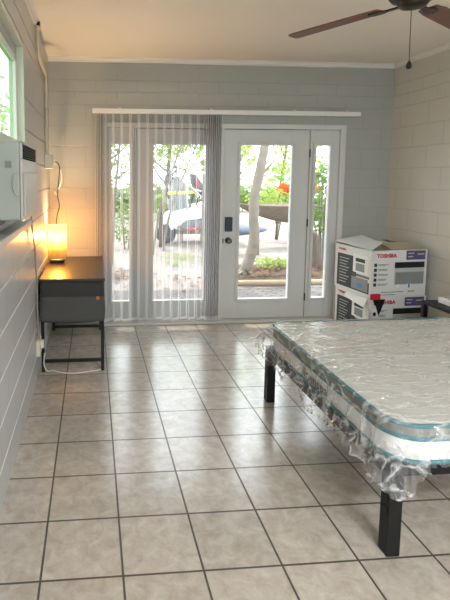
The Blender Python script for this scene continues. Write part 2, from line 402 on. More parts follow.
# low outlet with plug and the loop of white cord on the floor
ot = thing('wall_outlet', 'small white outlet box low on the left wall beside the desk legs', 'outlet')
obj('outlet_plate', bx(.001, .03, -1.36, -1.24, .19, .31), ivory, ot, bevel=.004)
obj('plug', bx(.03, .055, -1.32, -1.28, .24, .30), white_pl, ot, bevel=.004)
fc = smooth_path([(.06, -1.31, .20), (.05, -1.28, .10), (.07, -1.24, .03), (.11, -1.18, .006), (.18, -1.22, .005), (.28, -1.24, .005), (.4, -1.21, .005), (.49, -1.17, .005), (.47, -1.02, .005)], 8)
tag(obj('extension_cord', tube(BM(), fc, .0045, 8), white_pl, smooth=True), 'thin white cord looping across the tiles under the desk', 'cord')

# ------------------------------------------------------------------ conduit, upper outlet, cord, hook
cd = thing('electrical_conduit', 'painted metal conduit running down the left wall from the ceiling near the corner', 'conduit')
pth = smooth_path([(.02, -1.07, 2.68), (.02, -1.07, 2.56), (.02, -1.04, 2.47), (.02, -.9, 2.44), (.02, -.6, 2.43), (.02, -.49, 2.38), (.02, -.47, 2.2), (.02, -.47, 1.728)], 6)
obj('pipe', tube(BM(), pth, .014, 10), mat('conduit_paint', lin(206, 196, 176), .3), cd, smooth=True)
obj('pipe_strap', bx(.002, .034, -.495, -.445, 2.12, 2.14), mat('strap_paint', lin(190, 182, 164), .4), cd, bevel=.003)
obj('pipe_cap', bx(.002, .04, -1.088, -1.052, 2.66, 2.69), bronze, cd, bevel=.003)
ob = thing('outlet_box', 'ivory surface outlet box with plugged cord at the bottom of the wall conduit', 'outlet')
obj('outlet_housing', bx(.001, .07, -.50, -.41, 1.60, 1.725), ivory, ob, bevel=.005)
obj('plug', bx(.0705, .092, -.48, -.44, 1.64, 1.68), ivory, ob, bevel=.004)
tag(obj('wall_hook', prism(BM(), [(.035, 1.36), (.075, 1.34), (.055, 1.39)], -.012, -.001), white_pl, bevel=.002), 'small white hook on the far wall above the lamp', 'hook')

# ------------------------------------------------------------------ desk
dk = thing('desk', 'narrow dark desk with fabric side drawer against the left wall under the outlet', 'desk')
DX0, DX1, DY0, DY1 = .014, .520, -1.20, -.15
dw = mat('dark_desktop', lin(42, 36, 32), .36, nz=.12, nscale=14)
obj('desktop', bx(DX0, DX1, DY0, DY1, .722, .742), dw, dk, bevel=.003)
for x in (.022, .487):
    for y in (-1.195, -.18):
        obj('leg', bx(x, x+.025, y, y+.025, 0, .722), dark_metal, dk, bevel=.002)
for y, z in ((-1.195, .075), (-.18, .025)): obj('stretcher', bx(.047, .487, y+.002, y+.023, z, z+.023), dark_metal, dk)
b = BM(); box(b, .024, .044, -1.17, -.18, .70, .721); box(b, .49, .51, -1.17, -.18, .70, .721); obj('apron', b, dark_metal, dk)
fab = mat('grey_fabric', lin(76, 76, 74), .95, nz=.06, nscale=40, bump=.3, bscale=300)
fab2 = mat('dark_grey_fabric', lin(54, 54, 54), .95, nz=.06, nscale=40, bump=.3, bscale=300)
def bulge(x0, x1, y0, y1, z0, z1, amt, m, name, seed=0):
    """soft fabric box whose front (-y) swells"""
    b = BM(); nx, nz = 14, 10; fr = []; bk = []
    for i in range(nx+1):
        fr.append([]); bk.append([])
        for k in range(nz+1):
            u, v = i/nx, k/nz; x = x0+(x1-x0)*u; z = z0+(z1-z0)*v
            s = 1+.03*sin(pi*v)
            xx = (x-(x0+x1)/2)*s+(x0+x1)/2
            sag = -.012*sin(pi*u)*(1 if k == 0 else .6*(1-v))
            fr[-1].append(b.verts.new((xx, y0-amt*sin(pi*u)**.5*sin(pi*v)**.6+.003*noise.noise(Vector((x*14, seed, z*14))), z+sag)))
            bk[-1].append(b.verts.new((xx, y1, z+sag)))
    for i in range(nx):
        for k in range(nz):
            b.faces.new((fr[i][k], fr[i+1][k], fr[i+1][k+1], fr[i][k+1])); b.faces.new((bk[i][k], bk[i][k+1], bk[i+1][k+1], bk[i+1][k]))
    for i in range(nx):
        for k in (0, nz): b.faces.new((fr[i][k], fr[i+1][k], bk[i+1][k], bk[i][k]))
    for k in range(nz):
        for i in (0, nx): b.faces.new((fr[i][k], fr[i][k+1], bk[i][k+1], bk[i][k]))
    return obj(name, b, m, dk, smooth=True)
bulge(.026, .508, -1.202, -.88, .405, .718, .008, fab2, 'fabric_drawer')
bulge(.022, .512, -1.212, -1.204, .412, .605, .016, fab, 'front_pocket', 3)
obj('brand_tag', bx(.452, .476, -1.229, -1.221, .583, .607), mat('orange_tag', lin(196, 110, 62), .6), dk, label='small orange leather tag')
based(dk, (.267, -.65, 0))

# ------------------------------------------------------------------ table lamp
lp = thing('table_lamp', 'lit table lamp with glowing yellow cylinder shade on the dark desk', 'lamp')
LX, LY = .101, -.45
b = BM(); box(b, LX-.062, LX+.062, LY-.062, LY+.062, .743, .757); obj('base', b, matte_black, lp, bevel=.004)
b = BM(); lathe(b, [(0, 0), (.082, 0), (.082, .012), (.07, .016), (0, .016)], (LX, LY, .765), 32); box(b, LX-.01, LX+.01, LY-.01, LY+.01, .757, .767)
obj('shade_ring', b, chrome, lp)
M = NT('lamp_shade_fabric'); M.n.remove(M.p)
t = M.a('ShaderNodeBsdfTransparent'); t.inputs[0].default_value = (1, .6, .22, 1)
tr = M.a('ShaderNodeBsdfTranslucent'); tr.inputs[0].default_value = (.12, .095, .03, 1)
d = M.a('ShaderNodeBsdfDiffuse'); d.inputs[0].default_value = (.5, .42, .28, 1)
m1 = M.a('ShaderNodeMixShader'); m1.inputs[0].default_value = .75; M.k(d.outputs[0], m1.inputs[1]); M.k(tr.outputs[0], m1.inputs[2])
m2 = M.a('ShaderNodeMixShader'); m2.inputs[0].default_value = .66; M.k(t.outputs[0], m2.inputs[1]); M.k(m1.outputs[0], m2.inputs[2]); M.k(m2.outputs[0], M.out.inputs[0])
b = BM(); seg = 24; rings = []
for r, z in ((.084, .782), (.084, .9), (.084, 1.0), (.084, 1.086), (.081, 1.086), (.081, .782)):
    rings.append([b.verts.new((LX+r*(1+.02*cos(6*2*pi*k/seg))*cos(2*pi*k/seg), LY+r*(1+.02*cos(6*2*pi*k/seg))*sin(2*pi*k/seg), z)) for k in range(seg)])
for A, B in zip(rings, rings[1:3]+[rings[3]]):
    for k in range(seg): b.faces.new((A[k], A[(k+1) % seg], B[(k+1) % seg], B[k]))
obj('lamp_shade', b, M.m, lp, smooth=True)
obj('bulb', lathe(BM(), [(.0, -.03), (.018, -.03), (.022, 0), (.032, .025), (.03, .045), (.016, .06), (0, .062)], (LX, LY, .895), 16), emit_mat('bulb_glow', (1, .74, .4, 1), 3), lp, smooth=True)
obj('socket', lathe(BM(), [(0, 0), (.006, 0), (.006, .07), (.014, .075), (.014, .1), (0, .1)], (LX, LY, .768), 12), chrome, lp)
cp = smooth_path([(.094, -.46, 1.66), (.115, -.42, 1.65), (.122, -.34, 1.60), (.105, -.24, 1.5), (.10, -.25, 1.42), (.095, -.24, 1.34), (.11, -.25, 1.25), (.09, -.27, 1.16), (.082, -.30, 1.06), (.08, -.33, .85), (.09, -.36, .748), (.10, -.385, .748)], 7)
obj('lamp_cord', tube(BM(), cp, .0045, 8), matte_black, lp, smooth=True)
wp = smooth_path([(.125, -.262, 1.60), (.135, -.255, 1.5), (.118, -.255, 1.44), (.103, -.25, 1.41)], 5)
obj('cord_tie', tube(BM(), wp, .006, 8), white_pl, lp, smooth=True)
based(lp, (LX, LY, .742))

# ------------------------------------------------------------------ vertical blind
vb = thing('vertical_blind', 'sheer grey vertical blind hanging from a long white rail across the left door', 'blind')
obj('head_rail', bx(.428, 3.15, -.135, -.09, 2.145, 2.19), mat('rail_white', lin(226, 226, 222), .35), vb, bevel=.004)
for x in (.7, 1.6, 2.45, 3.0): obj('bracket', bx(x-.012, x+.012, -.14, -.001, 2.18, 2.2), white_pl, vb)
sheer = sheer_mat('sheer_vane', (.33, .34, .36, 1), .30)
hemM = sheer_mat('sheer_hem', (.85, .85, .86, 1), .6)
VX = [.49, .505, .52, .54, .595, .675, .76, .845, .93, 1.015, 1.10, 1.185, 1.27, 1.355, 1.44, 1.52, 1.56, 1.585, 1.605, 1.625, 1.64, 1.655, 1.668, 1.68, 1.692, 1.704]
for i, x in enumerate(VX):
    sparse = 4 <= i <= 14
    a = radians(26 if sparse else 42+6*((i*7) % 3-1)); w_ = .0445
    b = BM(); n = 8; z0, z1 = .055+.006*((i*5) % 3), 2.143
    cols = []
    for k in range(n+1):
        u = -w_+2*w_*k/n; c = .006*(1-(u/w_)**2)
        px, py = x+u*cos(a)-c*sin(a), -.112+u*sin(a)+c*cos(a)
        cols.append([b.verts.new((px, py, z)) for z in (z0, z0+.03, z0+.7, z0+1.4, z1)])
    for k in range(n):
        for j in range(4):
            f = b.faces.new((cols[k][j], cols[k+1][j], cols[k+1][j+1], cols[k][j+1]))
            f.material_index = 1 if (k in (0,) or k == n-1 or j == 0) else 0
    me_o = obj('vane', b, [sheer, hemM], vb, smooth=True)
b = BM(); tube(b, [(x, -.112, .052) for x in (.5, .9, 1.3, 1.73)], .0022, 6); obj('bead_chain', b, white_pl, vb)
b = BM(); tube(b, [(.455, -.112, 2.14), (.457, -.112, 1.5), (.46, -.112, .25)], .003, 6); obj('wand', b, white_pl, vb, smooth=True)
based(vb, (1.12, -.11, .05))

# ------------------------------------------------------------------ bed
BX0, BX1, BY0, BY1 = 1.60, 3.50, -3.15, -1.80
bf = thing('bed_frame', 'black metal platform bed frame with square legs under the wrapped mattress', 'bed')
def bed_leg(x, y):
    b = BM(); box(b, x, x+.056, y, y+.06, 0, .335)
    l = obj('leg', b, dark_metal, bf, bevel=.003); return l
for x in (1.60, 2.5, 3.43):
    for y in (-3.14, -1.82):
        l = bed_leg(x, y)
        if x < 2:
            for z in (.18, .235): obj('joint_plate', bx(x-.003, x+.001, y+.012, y+.05, z, z+.022), matte_black, l)
b = BM(); box(b, 1.61, 3.50, -3.13, -3.10, .336, .392); obj('side_rail', b, dark_metal, bf, bevel=.003)
b = BM(); box(b, 1.59, 3.50, -1.83, -1.79, .336, .392); obj('side_rail', b, dark_metal, bf, bevel=.003)
obj('end_rail', bx(1.59, 1.63, -3.098, -1.832, .336, .392), dark_metal, bf, bevel=.003)
obj('end_rail', bx(3.46, 3.50, -3.098, -1.832, .336, .392), dark_metal, bf, bevel=.003)
for k in range(10):
    x = 1.72+k*.19; obj('slat', bx(x, x+.04, -3.098, -1.832, .37, .39), dark_metal, bf)
based(bf, (2.55, -2.48, 0))

def rrect(x0, x1, y0, y1, r, n=10):
    out = []
    for cx, cy, a0 in ((x1-r, y1-r, 0), (x0+r, y1-r, pi/2), (x0+r, y0+r, pi), (x1-r, y0+r, 3*pi/2)):
        for k in range(n+1): a = a0+pi/2*k/n; out.append((cx+r*cos(a), cy+r*sin(a)))
    return out
mt = thing('mattress', 'white foam mattress with double teal edge piping wrapped in plastic on the black bed', 'mattress')
MZ0, MZ1 = .394, .556; mr = .13
prof = [(0, MZ0), (.012, MZ0+.0), (0, MZ0+.01), (-.004, MZ0+.05), (-.002, .50), (-.004, .53), (0, MZ1-.012), (.012, MZ1-.002), (.03, MZ1), (.08, MZ1+.004)]
b = BM(); rings = []
for off, z in [(.03, MZ0)]+prof[1:]:
    rings.append([b.verts.new((x, y, z)) for x, y in rrect(BX0+off, BX1-off, BY0+off, BY1-off, mr-off if off < .1 else .05)])
for A, B in zip(rings, rings[1:]):
    for k in range(len(A)): b.faces.new((A[k], A[(k+1) % len(A)], B[(k+1) % len(A)], B[k]))
b.faces.new(rings[0]); b.faces.new(rings[-1][::-1])
mw = mat('mattress_knit', lin(240, 240, 236), .85, nz=.03, nscale=20, bump=.25, bscale=120)
obj('mattress_cover', b, mw, mt, smooth=True)
teal = mat('teal_piping', lin(14, 112, 122), .6)
def ring_tube(z, off, r, name, m, flat=1):
    P = rrect(BX0-off, BX1+off, BY0-off, BY1+off, mr+off, 8)
    b = BM(); tube(b, [(x, y, z) for x, y in P], r, 8, close=True)
    for v in b.verts: v.co.z = z+(v.co.z-z)*flat
    return obj(name, b, m, mt, smooth=True)
ring_tube(MZ1-.004, -.004, .0105, 'piping', teal, 1.0); ring_tube(.503, .001, .009, 'piping', teal, 1.3); ring_tube(MZ0+.012, .0, .008, 'piping', teal, 1.2)
P = rrect(BX0-.0045, BX1+.0045, BY0-.0045, BY1+.0045, mr+.004, 8); b = BM()
A = [b.verts.new((x, y, .508)) for x, y in P]; B = [b.verts.new((x, y, .546)) for x, y in P]
for k in range(len(A)): b.faces.new((A[k], A[(k+1) % len(A)], B[(k+1) % len(A)], B[k]))
obj('side_band', b, mat('grey_band', lin(128, 128, 120), .8, bump=.3, bscale=150), mt, label='grey ribbed band between the teal piping')
Mt = Matrix.Translation((BX0-.009, -2.49, .450)) @ Matrix.Rotation(-pi/2, 4, 'Z') @ Matrix.Rotation(pi/2, 4, 'X')
text_obj('lettering', 'linenspa', .078, Mt, mat('grey_print', lin(112, 116, 114), .7), mt, 1.1, .002)
based(mt, (2.55, -2.48, MZ0))

# plastic wrap: drapes over the mattress
M = NT('clear_plastic_film'); M.n.remove(M.p)
t = M.a('ShaderNodeBsdfTransparent'); t.inputs[0].default_value = (1, 1, 1, 1)
g = M.a('ShaderNodeBsdfGlossy'); g.inputs['Roughness'].default_value = .1
df = M.a('ShaderNodeBsdfDiffuse'); df.inputs[0].default_value = (.97, .97, .97, 1)
ge = M.a('ShaderNodeNewGeometry'); mp = M.a('ShaderNodeMapping'); mp.inputs['Rotation'].default_value = (0, 0, radians(-38)); mp.inputs['Scale'].default_value = (16, 60, 34)
M.k(ge.outputs['Position'], mp.inputs['Vector'])
mp.inputs['Scale'].default_value = (4.5, 17, 12)
n0 = M.a('ShaderNodeTexNoise'); n0.inputs['Scale'].default_value = .8; n0.inputs['Detail'].default_value = 3; M.k(mp.outputs[0], n0.inputs['Vector'])
mm = M.a('ShaderNodeMix', data_type='VECTOR'); mm.inputs[0].default_value = .55; M.k(mp.outputs[0], mm.inputs[4]); M.k(n0.outputs['Color'], mm.inputs[5])
n1 = M.a('ShaderNodeTexVoronoi', feature='DISTANCE_TO_EDGE'); n1.inputs['Scale'].default_value = 1.6; M.k(mm.outputs[1], n1.inputs['Vector'])
mr_ = M.a('ShaderNodeMapRange'); mr_.inputs[1].default_value = 0; mr_.inputs[2].default_value = .085; mr_.inputs[3].default_value = 1; mr_.inputs[4].default_value = 0; M.k(n1.outputs['Distance'], mr_.inputs[0])
ad = M.a('ShaderNodeMath', operation='MULTIPLY_ADD'); ad.inputs[1].default_value = .6; M.k(n0.outputs['Fac'], ad.inputs[0]); M.k(mr_.outputs[0], ad.inputs[2])
bp = M.a('ShaderNodeBump'); bp.inputs['Strength'].default_value = .6; bp.inputs['Distance'].default_value = .008; M.k(ad.outputs[0], bp.inputs['Height'])
M.k(bp.outputs[0], g.inputs['Normal'])
fr = M.a('ShaderNodeFresnel'); fr.inputs[0].default_value = 1.5; M.k(bp.outputs[0], fr.inputs['Normal'])
rg = M.a('ShaderNodeMath', operation='MULTIPLY'); rg.inputs[1].default_value = .10; M.k(mr_.outputs[0], rg.inputs[0])
ml = M.a('ShaderNodeMath', operation='MULTIPLY_ADD', use_clamp=True); ml.inputs[1].default_value = .62; M.k(fr.outputs[0], ml.inputs[0]); M.k(rg.outputs[0], ml.inputs[2])
ma = M.a('ShaderNodeMixShader'); rd = M.a('ShaderNodeMath', operation='MULTIPLY_ADD'); rd.inputs[1].default_value = .30; rd.inputs[2].default_value = .07; M.k(mr_.outputs[0], rd.inputs[0]); M.k(rd.outputs[0], ma.inputs[0]); M.k(t.outputs[0], ma.inputs[1]); M.k(df.outputs[0], ma.inputs[2])
mb = M.a('ShaderNodeMixShader'); M.k(ml.outputs[0], mb.inputs[0]); M.k(ma.outputs[0], mb.inputs[1]); M.k(g.outputs[0], mb.inputs[2]); M.k(mb.outputs[0], M.out.inputs[0])
film = M.m
def crease(x, y, sx, sy, seed):
    """sharp crease lines: 1 on a crease, falling to 0"""
    w_ = noise.noise(Vector((x*6, y*6, seed)))*.5
    d_, _ = noise.voronoi(Vector((x*sx+w_, y*sy-w_, seed)))
    return max(0, 1-(d_[1]-d_[0])*3.2)
b = BM(); nx, ny, D = 250, 210, .30
ex0, ex1, ey0, ey1 = BX0-D, BX1+.06, BY0-D, BY1+D
V = []
for i in range(nx+1):
    V.append([])
    for j in range(ny+1):
        gx = ex0+(ex1-ex0)*i/nx; gy = ey0+(ey1-ey0)*j/ny
        r = mr; ix = min(max(gx, BX0+r), BX1-r); iy = min(max(gy, BY0+r), BY1-r)
        dx, dy = gx-ix, gy-iy; dd = math.hypot(dx, dy); d = dd-r
        ca, sa_ = cos(radians(-42)), sin(radians(-42))
        u, v = gx*ca+gy*sa_, -gx*sa_+gy*ca
        w1 = crease(u, v, 4, 15, 1.3); w2 = crease(u, v, 12, 30, 5.1)
        wr = w1*.004+w2*.0015+.0015*(noise.noise(Vector((u*8, v*20, 3)))+.5)
        if d <= 0:
            V[-1].append(b.verts.new((gx, gy, MZ1+.007+wr*min(1, -d/.03+.3))))
        else:
            nxn, nyn = dx/dd, dy/dd
            corner = min(1, 2*abs(nxn*nyn)); s0 = math.atan2(nyn, nxn)*.5+(iy if abs(nxn) > .5 else ix)
            hem = .25+.035*noise.noise(Vector((s0*5, 0, 2)))+.008*noise.noise(Vector((s0*19, 0, 4)))
            if gy < BY0+.05 and abs(nyn) > abs(nxn): hem = hem*(.55+.45*corner)
            t_ = min(1, d/D); s_ = gy if abs(nxn) > abs(nyn) else gx
            far = iy > -2
            drop = hem*t_*(1-(.45 if far else -.05)*corner)
            c1 = crease(s_, drop, 14, 9, 8.2); c2 = crease(s_+drop*.6, drop, 18, 14, 3.3)
            fold = .5+.5*sin(s_*19+3*noise.noise(Vector((s_*6, 0, 1))))
            out = .010+t_*(.024*fold+.024*c1+.008*c2)+.006*c1+corner*t_*(.10 if far else .055)
            px, py = ix+nxn*(r+out), iy+nyn*(r+out)
            V[-1].append(b.verts.new((min(px, XR-.012), py, MZ1+.006-drop)))
for i in range(nx):
    for j in range(ny): b.faces.new((V[i][j], V[i+1][j], V[i+1][j+1], V[i][j+1]))
tag(obj('plastic_wrap', b, film, smooth=True), 'clear crinkled plastic film draped over the mattress with loose hanging edges', 'plastic wrap')

# ------------------------------------------------------------------ cartons
cardW = mat('white_carton', lin(210, 212, 210), .6, nz=.03, nscale=12); cardB = mat('inner_cardboard', lin(176, 164, 142), .85, nz=.06, nscale=20)
pr_dark = mat('print_charcoal', lin(44, 48, 52), .45); pr_red = mat('print_red', lin(186, 26, 50), .5); pr_purple = mat('print_purple', lin(84, 72, 112), .5)
pr_grey = mat('print_grey', lin(128, 134, 132), .45); pr_lgrey = mat('print_light_grey', lin(178, 182, 180), .45); pr_black = mat('print_black', lin(16, 26, 26), .4)
pr_yel = mat('print_yellow', lin(212, 186, 40), .5); pr_blue = mat('print_blue', lin(70, 130, 200), .4); pr_white = mat('print_white', lin(226, 226, 222), .5); pr_text = mat('print_text_grey', lin(104, 106, 104), .5)
def carton(name, label, x0, x1, y0, y1, z0, z1, rot, lower):
    r = thing(name, label, 'box', 'air conditioner cartons in the corner')
    W, Dp, Hh = x1-x0, y1-y0, z1-z0
    b = BM(); t_ = .006                               # open-topped shell
    box(b, 0, W, 0, t_, 0, Hh); box(b, 0, W, Dp-t_, Dp, 0, Hh); box(b, 0, t_, t_, Dp-t_, 0, Hh); box(b, W-t_, W, t_, Dp-t_, 0, Hh); box(b, t_, W-t_, t_, Dp-t_, 0, t_)
    if lower: box(b, t_, W-t_, t_, Dp-t_, Hh-.008, Hh-.002)
    obj('carton_walls', b, cardW, r)
    def F(nm, u0, u1, v0, v1, m, lift=.0012, base=0):      # print on the front face (-y)
        return obj(nm, bx(u0*W, u1*W, -base-lift, -base-.0001, v0*Hh, v1*Hh), m, r)
    def Ls(nm, u0, u1, v0, v1, m, lift=.0012, base=0):     # print on the left face (-x), u from far to near
        return obj(nm, bx(-base-lift, -base-.0001, Dp*(1-u1), Dp*(1-u0), v0*Hh, v1*Hh), m, r)
    F('label_patch', .62, .965, .79, .985, pr_purple)
    bb = BM()
    for (u0, u1, v0, v1) in ((.65,.76,.915,.94),(.65,.74,.845,.87),(.82,.94,.895,.92)): box(bb, u0*W, u1*W, -.002, -.0013, v0*Hh, v1*Hh)
    obj('label_print', bb, pr_lgrey, r)
    Mx = Matrix.Translation((.27*W if not lower else .28*W, -.0016, .885*Hh)) @ Matrix.Rotation(pi/2, 4, 'X')
    text_obj('brand_lettering', 'TOSHIBA', .047, Mx, pr_red, r, 1.05, .0022)
    F('product_picture', .42, .955, .26, .70, pr_lgrey); F('product_picture', .42, .955, .62, .745, pr_black, .002, .0013); F('product_picture', .44, .95, .27, .53, pr_grey, .002, .0013)
    bb = BM(); bt = BM()
    for k in range(5):
        v = .66-k*.105; box(bb, .055*W, .105*W, -.0014, -.0001, v*Hh, (v+.07)*Hh)
        box(bt, .13*W, (.31-.02*(k % 2))*W, -.0014, -.0001, (v+.04)*Hh, (v+.052)*Hh); box(bt, .13*W, (.26+.02*(k % 3))*W, -.0014, -.0001, (v+.018)*Hh, (v+.028)*Hh)
    obj('icon_column', bb, pr_dark, r); obj('small_print', bt, pr_text, r)
    F('small_print', .2, .60, .10, .115, pr_text); F('small_print', .68, .80, .10, .12, pr_text); F('small_print', .2, .45, .045, .058, pr_text)
    obj('round_badge', lathe(BM(), [(0, 0), (.026, 0), (.026, .001), (0, .001)], (.69*W, -.0024, .235*Hh), 20, Matrix.Rotation(pi/2, 3, 'X')), pr_white, r)
    F('badge_picture', .672, .708, .19, .29, pr_blue, .0012, .0035)
    F('small_badge', .475, .515, .2, .27, pr_white, .0012, .0024)
    if lower:
        F('energy_label', .77, .935, .13, .47, pr_yel, .0012, .0026); F('energy_label_bar', .78, .925, .41, .45, pr_black, .0012, .004)
    # left face art
    Ls('side_panel_print', .07, .62, .06, .80, pr_dark); Ls('side_panel_print', .62, .97, .06, .30, pr_dark)
    Ls('product_picture', .53, .93, .46, .86, pr_white, .0012, .0013); Ls('product_picture', .60, .85, .70, .78, pr_black, .0012, .0028); Ls('product_picture', .61, .84, .50, .67, pr_grey, .0012, .0028)
    Ls('product_picture', .50, .94, .09, .36, pr_grey, .0012, .0013); Ls('badge_picture', .66, .80, .15, .24, pr_blue, .0012, .0028)
    Ls('side_strip_print', .5, .97, .38, .43, pr_text)
    bt = BM()
    for k in range(9): box(bt, -.0026, -.0013, Dp*(1-.42+.04*(k % 3)), Dp*(1-.14), (.70-.068*k)*Hh, (.715-.068*k)*Hh)
    obj('small_print', bt, pr_lgrey, r)
    Mx = Matrix.Translation((-.0016, Dp*.80, .90*Hh)) @ Matrix.Rotation(-pi/2, 4, 'Z') @ Matrix.Rotation(pi/2, 4, 'X')
    text_obj('brand_lettering', 'TOSHIBA', .03, Mx, pr_red, r, 1.05, .001)
    r.location = (x0, y0, z0); r.rotation_euler = (0, 0, rot)
    return r, W, Dp, Hh
def flap(parent, pts, m=cardW, th=.004, name='flap', label=None):
    b = BM(); P = [Vector(p) for p in pts]; n = (P[1]-P[0]).cross(P[2]-P[0]).normalized()*th
    A = [b.verts.new(p) for p in P]; B = [b.verts.new(p+n) for p in P]
    b.faces.new(A); b.faces.new(B[::-1])
    for i in range(len(P)): j = (i+1) % len(P); b.faces.new((A[i], A[j], B[j], B[i]))
    return obj(name, b, m, parent, label=label)
lo, W, Dp, Hh = carton('air_conditioner_box', 'lower white air conditioner carton with torn left corner and yellow label, standing on the floor', 2.96, 3.54, -.75, -.21, .0, .425, radians(4), True)
flap(lo, [(-.03, -.05, .33), (.02, -.055, .37), (.09, -.06, .17), (.035, -.055, .14)], cardW, label='torn white cardboard strip')
flap(lo, [(-.006, .02, .41), (-.006, .33, .41), (-.05, .32, .37), (-.045, .02, .33)], cardW)
for k in range(3): obj('strip_print', bx(-.002+.02*k, .022+.02*k, -.066, -.06, .275-.055*k, .305-.055*k), pr_black, lo)
flap(lo, [(.03, -.012, .41), (.15, -.012, .41), (.11, -.012, .30), (.08, -.012, .24)], pr_black, name='dark_opening')  # black sheet stands in for the dark inside of the torn corner
up, W, Dp, Hh = carton('air_conditioner_box', 'upper white air conditioner carton with open top flaps, stacked on the lower carton', 2.955, 3.535, -.755, -.215, .426, .862, radians(5.5), False)
flap(up, [(-.02, .53, .462), (-.012, -.012, .439), (.20, .12, .485), (.30, .56, .51)], cardW, label='wide white flap folded across the top')
flap(up, [(.22, .02, .438), (.575, .01, .438), (.55, .20, .478), (.24, .22, .475)], cardB, label='raised cardboard flap with beige inside')
flap(up, [(.22, .30, .441), (.52, .32, .456), (.575, .52, .446), (.22, .52, .456)], cardW)
flap(up, [(.58, .02, .437), (.58, .50, .437), (.46, .46, .477), (.48, .05, .46)], cardB)
obj('packing_foam', bx(.26, .30, .1, .3, .38, .45), mat('foam_beige', lin(196, 184, 160), .9), up)
tag(obj('red_tape', bx(2.955, 3.05, -.772, -.768, .412, .467), pr_red), 'square of red tape joining the fronts of the two stacked cartons', 'tape')

# ------------------------------------------------------------------ side table + white box
st = thing('side_table', 'small black side table between the bed and the stacked cartons', 'table')
tx0, tx1, ty0, ty1, tz = 3.09, 3.54, -1.66, -1.25, .535
obj('tabletop', bx(tx0, tx1, ty0, ty1, tz-.026, tz), dark_metal, st, bevel=.003)
for x in (tx0+.0, tx1-.035):
    for y in (ty0+.0, ty1-.035): obj('leg', bx(x, x+.035, y, y+.035, 0, tz-.027), dark_metal, st, bevel=.002)
obj('lower_shelf', bx(tx0+.035, tx1-.035, ty0+.035, ty1-.035, .2, .215), dark_metal, st)
based(st, (3.25, -1.58, 0))
wb = thing('white_box', 'flat white box lying on the black side table', 'box')
obj('box_body', bx(3.17, 3.45, -1.62, -1.33, tz+.001, tz+.045), mat('glossy_white', lin(228, 226, 224), .25), wb, bevel=.005)
obj('box_lid', bx(3.20, 3.43, -1.60, -1.35, tz+.046, tz+.053), mat('lid_grey', lin(150, 150, 150), .3), wb, bevel=.002)
based(wb, (3.26, -1.55, tz))

# ------------------------------------------------------------------ ceiling fan
fn = thing('ceiling_fan', 'brown bladed ceiling fan with dark housing and a pull chain above the bed', 'ceiling fan')
FX, FY, FZ = 2.05, -2.45, 2.412
b = BM(); lathe(b, [(0, -.032), (.03, -.032), (.058, -.026), (.07, -.012), (.074, .0), (.1, .01), (.115, .03), (.115, .1), (.1, .125), (.04, .14), (0, .14)], (FX, FY, FZ), 36)
obj('motor_housing', b, bronze, fn, smooth=True)
b = BM(); lathe(b, [(0, 0), (.012, 0), (.012, .08), (.06, .09), (.07, H-FZ-.142), (0, H-FZ-.142)], (FX, FY, FZ+.141), 24); obj('canopy', b, bronze, fn, smooth=True)
woodM = mat('walnut_blade', lin(112, 74, 60), .4, nz=.35, nscale=18)
for a in (119.5, 31.0, -58, -149):
    Mx = Matrix.Translation((FX, FY, FZ)) @ Matrix.Rotation(radians(a), 4, 'Z')
    Mb = Mx @ Matrix.Translation((.0, 0, .0)) @ Matrix.Rotation(radians(-5), 4, 'X')
    b = BM(); poly = [(.16, -.045), (.24, -.056), (.71, -.072), (.74, -.066), (.745, -.05), (.725, .04), (.71, .06), (.68, .07), (.24, .056), (.16, .045)]
    prism(b, poly, -.004, .004, 'z')
    for v in b.verts: v.co = Mb @ v.co
    bl = obj('blade', b, woodM, fn, bevel=.0015)
    b = BM(); prism(b, [(.07, -.018), (.13, -.014), (.17, -.034), (.22, -.03), (.235, 0), (.22, .03), (.17, .034), (.13, .014), (.07, .018)], -.012, -.005, 'z')
    for v in b.verts: v.co = Mb @ v.co
    obj('blade_bracket', b, bronze, bl, bevel=.001)
pc = obj('pull_chain', tube(BM(), [(FX+.012, FY+.03, FZ-.028), (FX+.014, FY+.03, 2.25), (FX+.016, FY+.03, 2.128)], .0022, 6), mat('chain_metal', lin(96, 90, 78), .4, .8), fn)
obj('pull_knob', lathe(BM(), [(0, .034), (.004, .03), (.011, .015), (.014, .004), (.011, -.008), (0, -.012)], (FX+.016, FY+.03, 2.098), 16), matte_black, pc, smooth=True)
based(fn, (FX, FY, FZ))

# ------------------------------------------------------------------ outdoors
GZ = -.1
struct(obj('patio', bx(-2, 6.5, .2, 1.86, GZ-.15, GZ), paver_mat()))
sand = mat('bright_sandy_ground', lin(134, 126, 120), .95, nz=.35, nscale=3, bump=.3, bscale=30)
def ground():
    b = BM(); nx, ny = 70, 60; V = []
    for i in range(nx+1):
        V.append([])
        for j in range(ny+1):
            x = -12+34*i/nx; y = 1.86+30*j/ny
            V[-1].append(b.verts.new((x, y, GZ-.02+.03*noise.noise(Vector((x*.8, y*.8, 0))))))
    for i in range(nx):
        for j in range(ny): b.faces.new((V[i][j], V[i+1][j], V[i+1][j+1], V[i][j+1]))
    return b
struct(obj('ground', ground(), sand, smooth=True))
struct(obj('lawn', bx(-14, -.2, -10, 1.86, GZ-.15, GZ-.02), mat('lawn_soil', lin(130, 140, 90), .95, nz=.3, nscale=6)))
struct(obj('roof_eave', bx(-.02, XR+.6, .2, 1.06, 2.55, 2.7), mat('eave_paint', lin(190, 188, 180), .7)))  # unseen overhang added, its depth shapes the sun reaching the threshold
lg = BM(); tube(lg, smooth_path([(2.42, 1.97, -.045), (2.8, 1.95, -.04), (3.3, 1.98, -.05), (4.4, 1.94, -.04)], 6), .045, 12)
tag(obj('log_edging', lg, mat('weathered_log', lin(150, 132, 108), .85, nz=.25, nscale=14, bump=.6, bscale=30), smooth=True), 'weathered log laid along the edge of the brick patio', 'log')

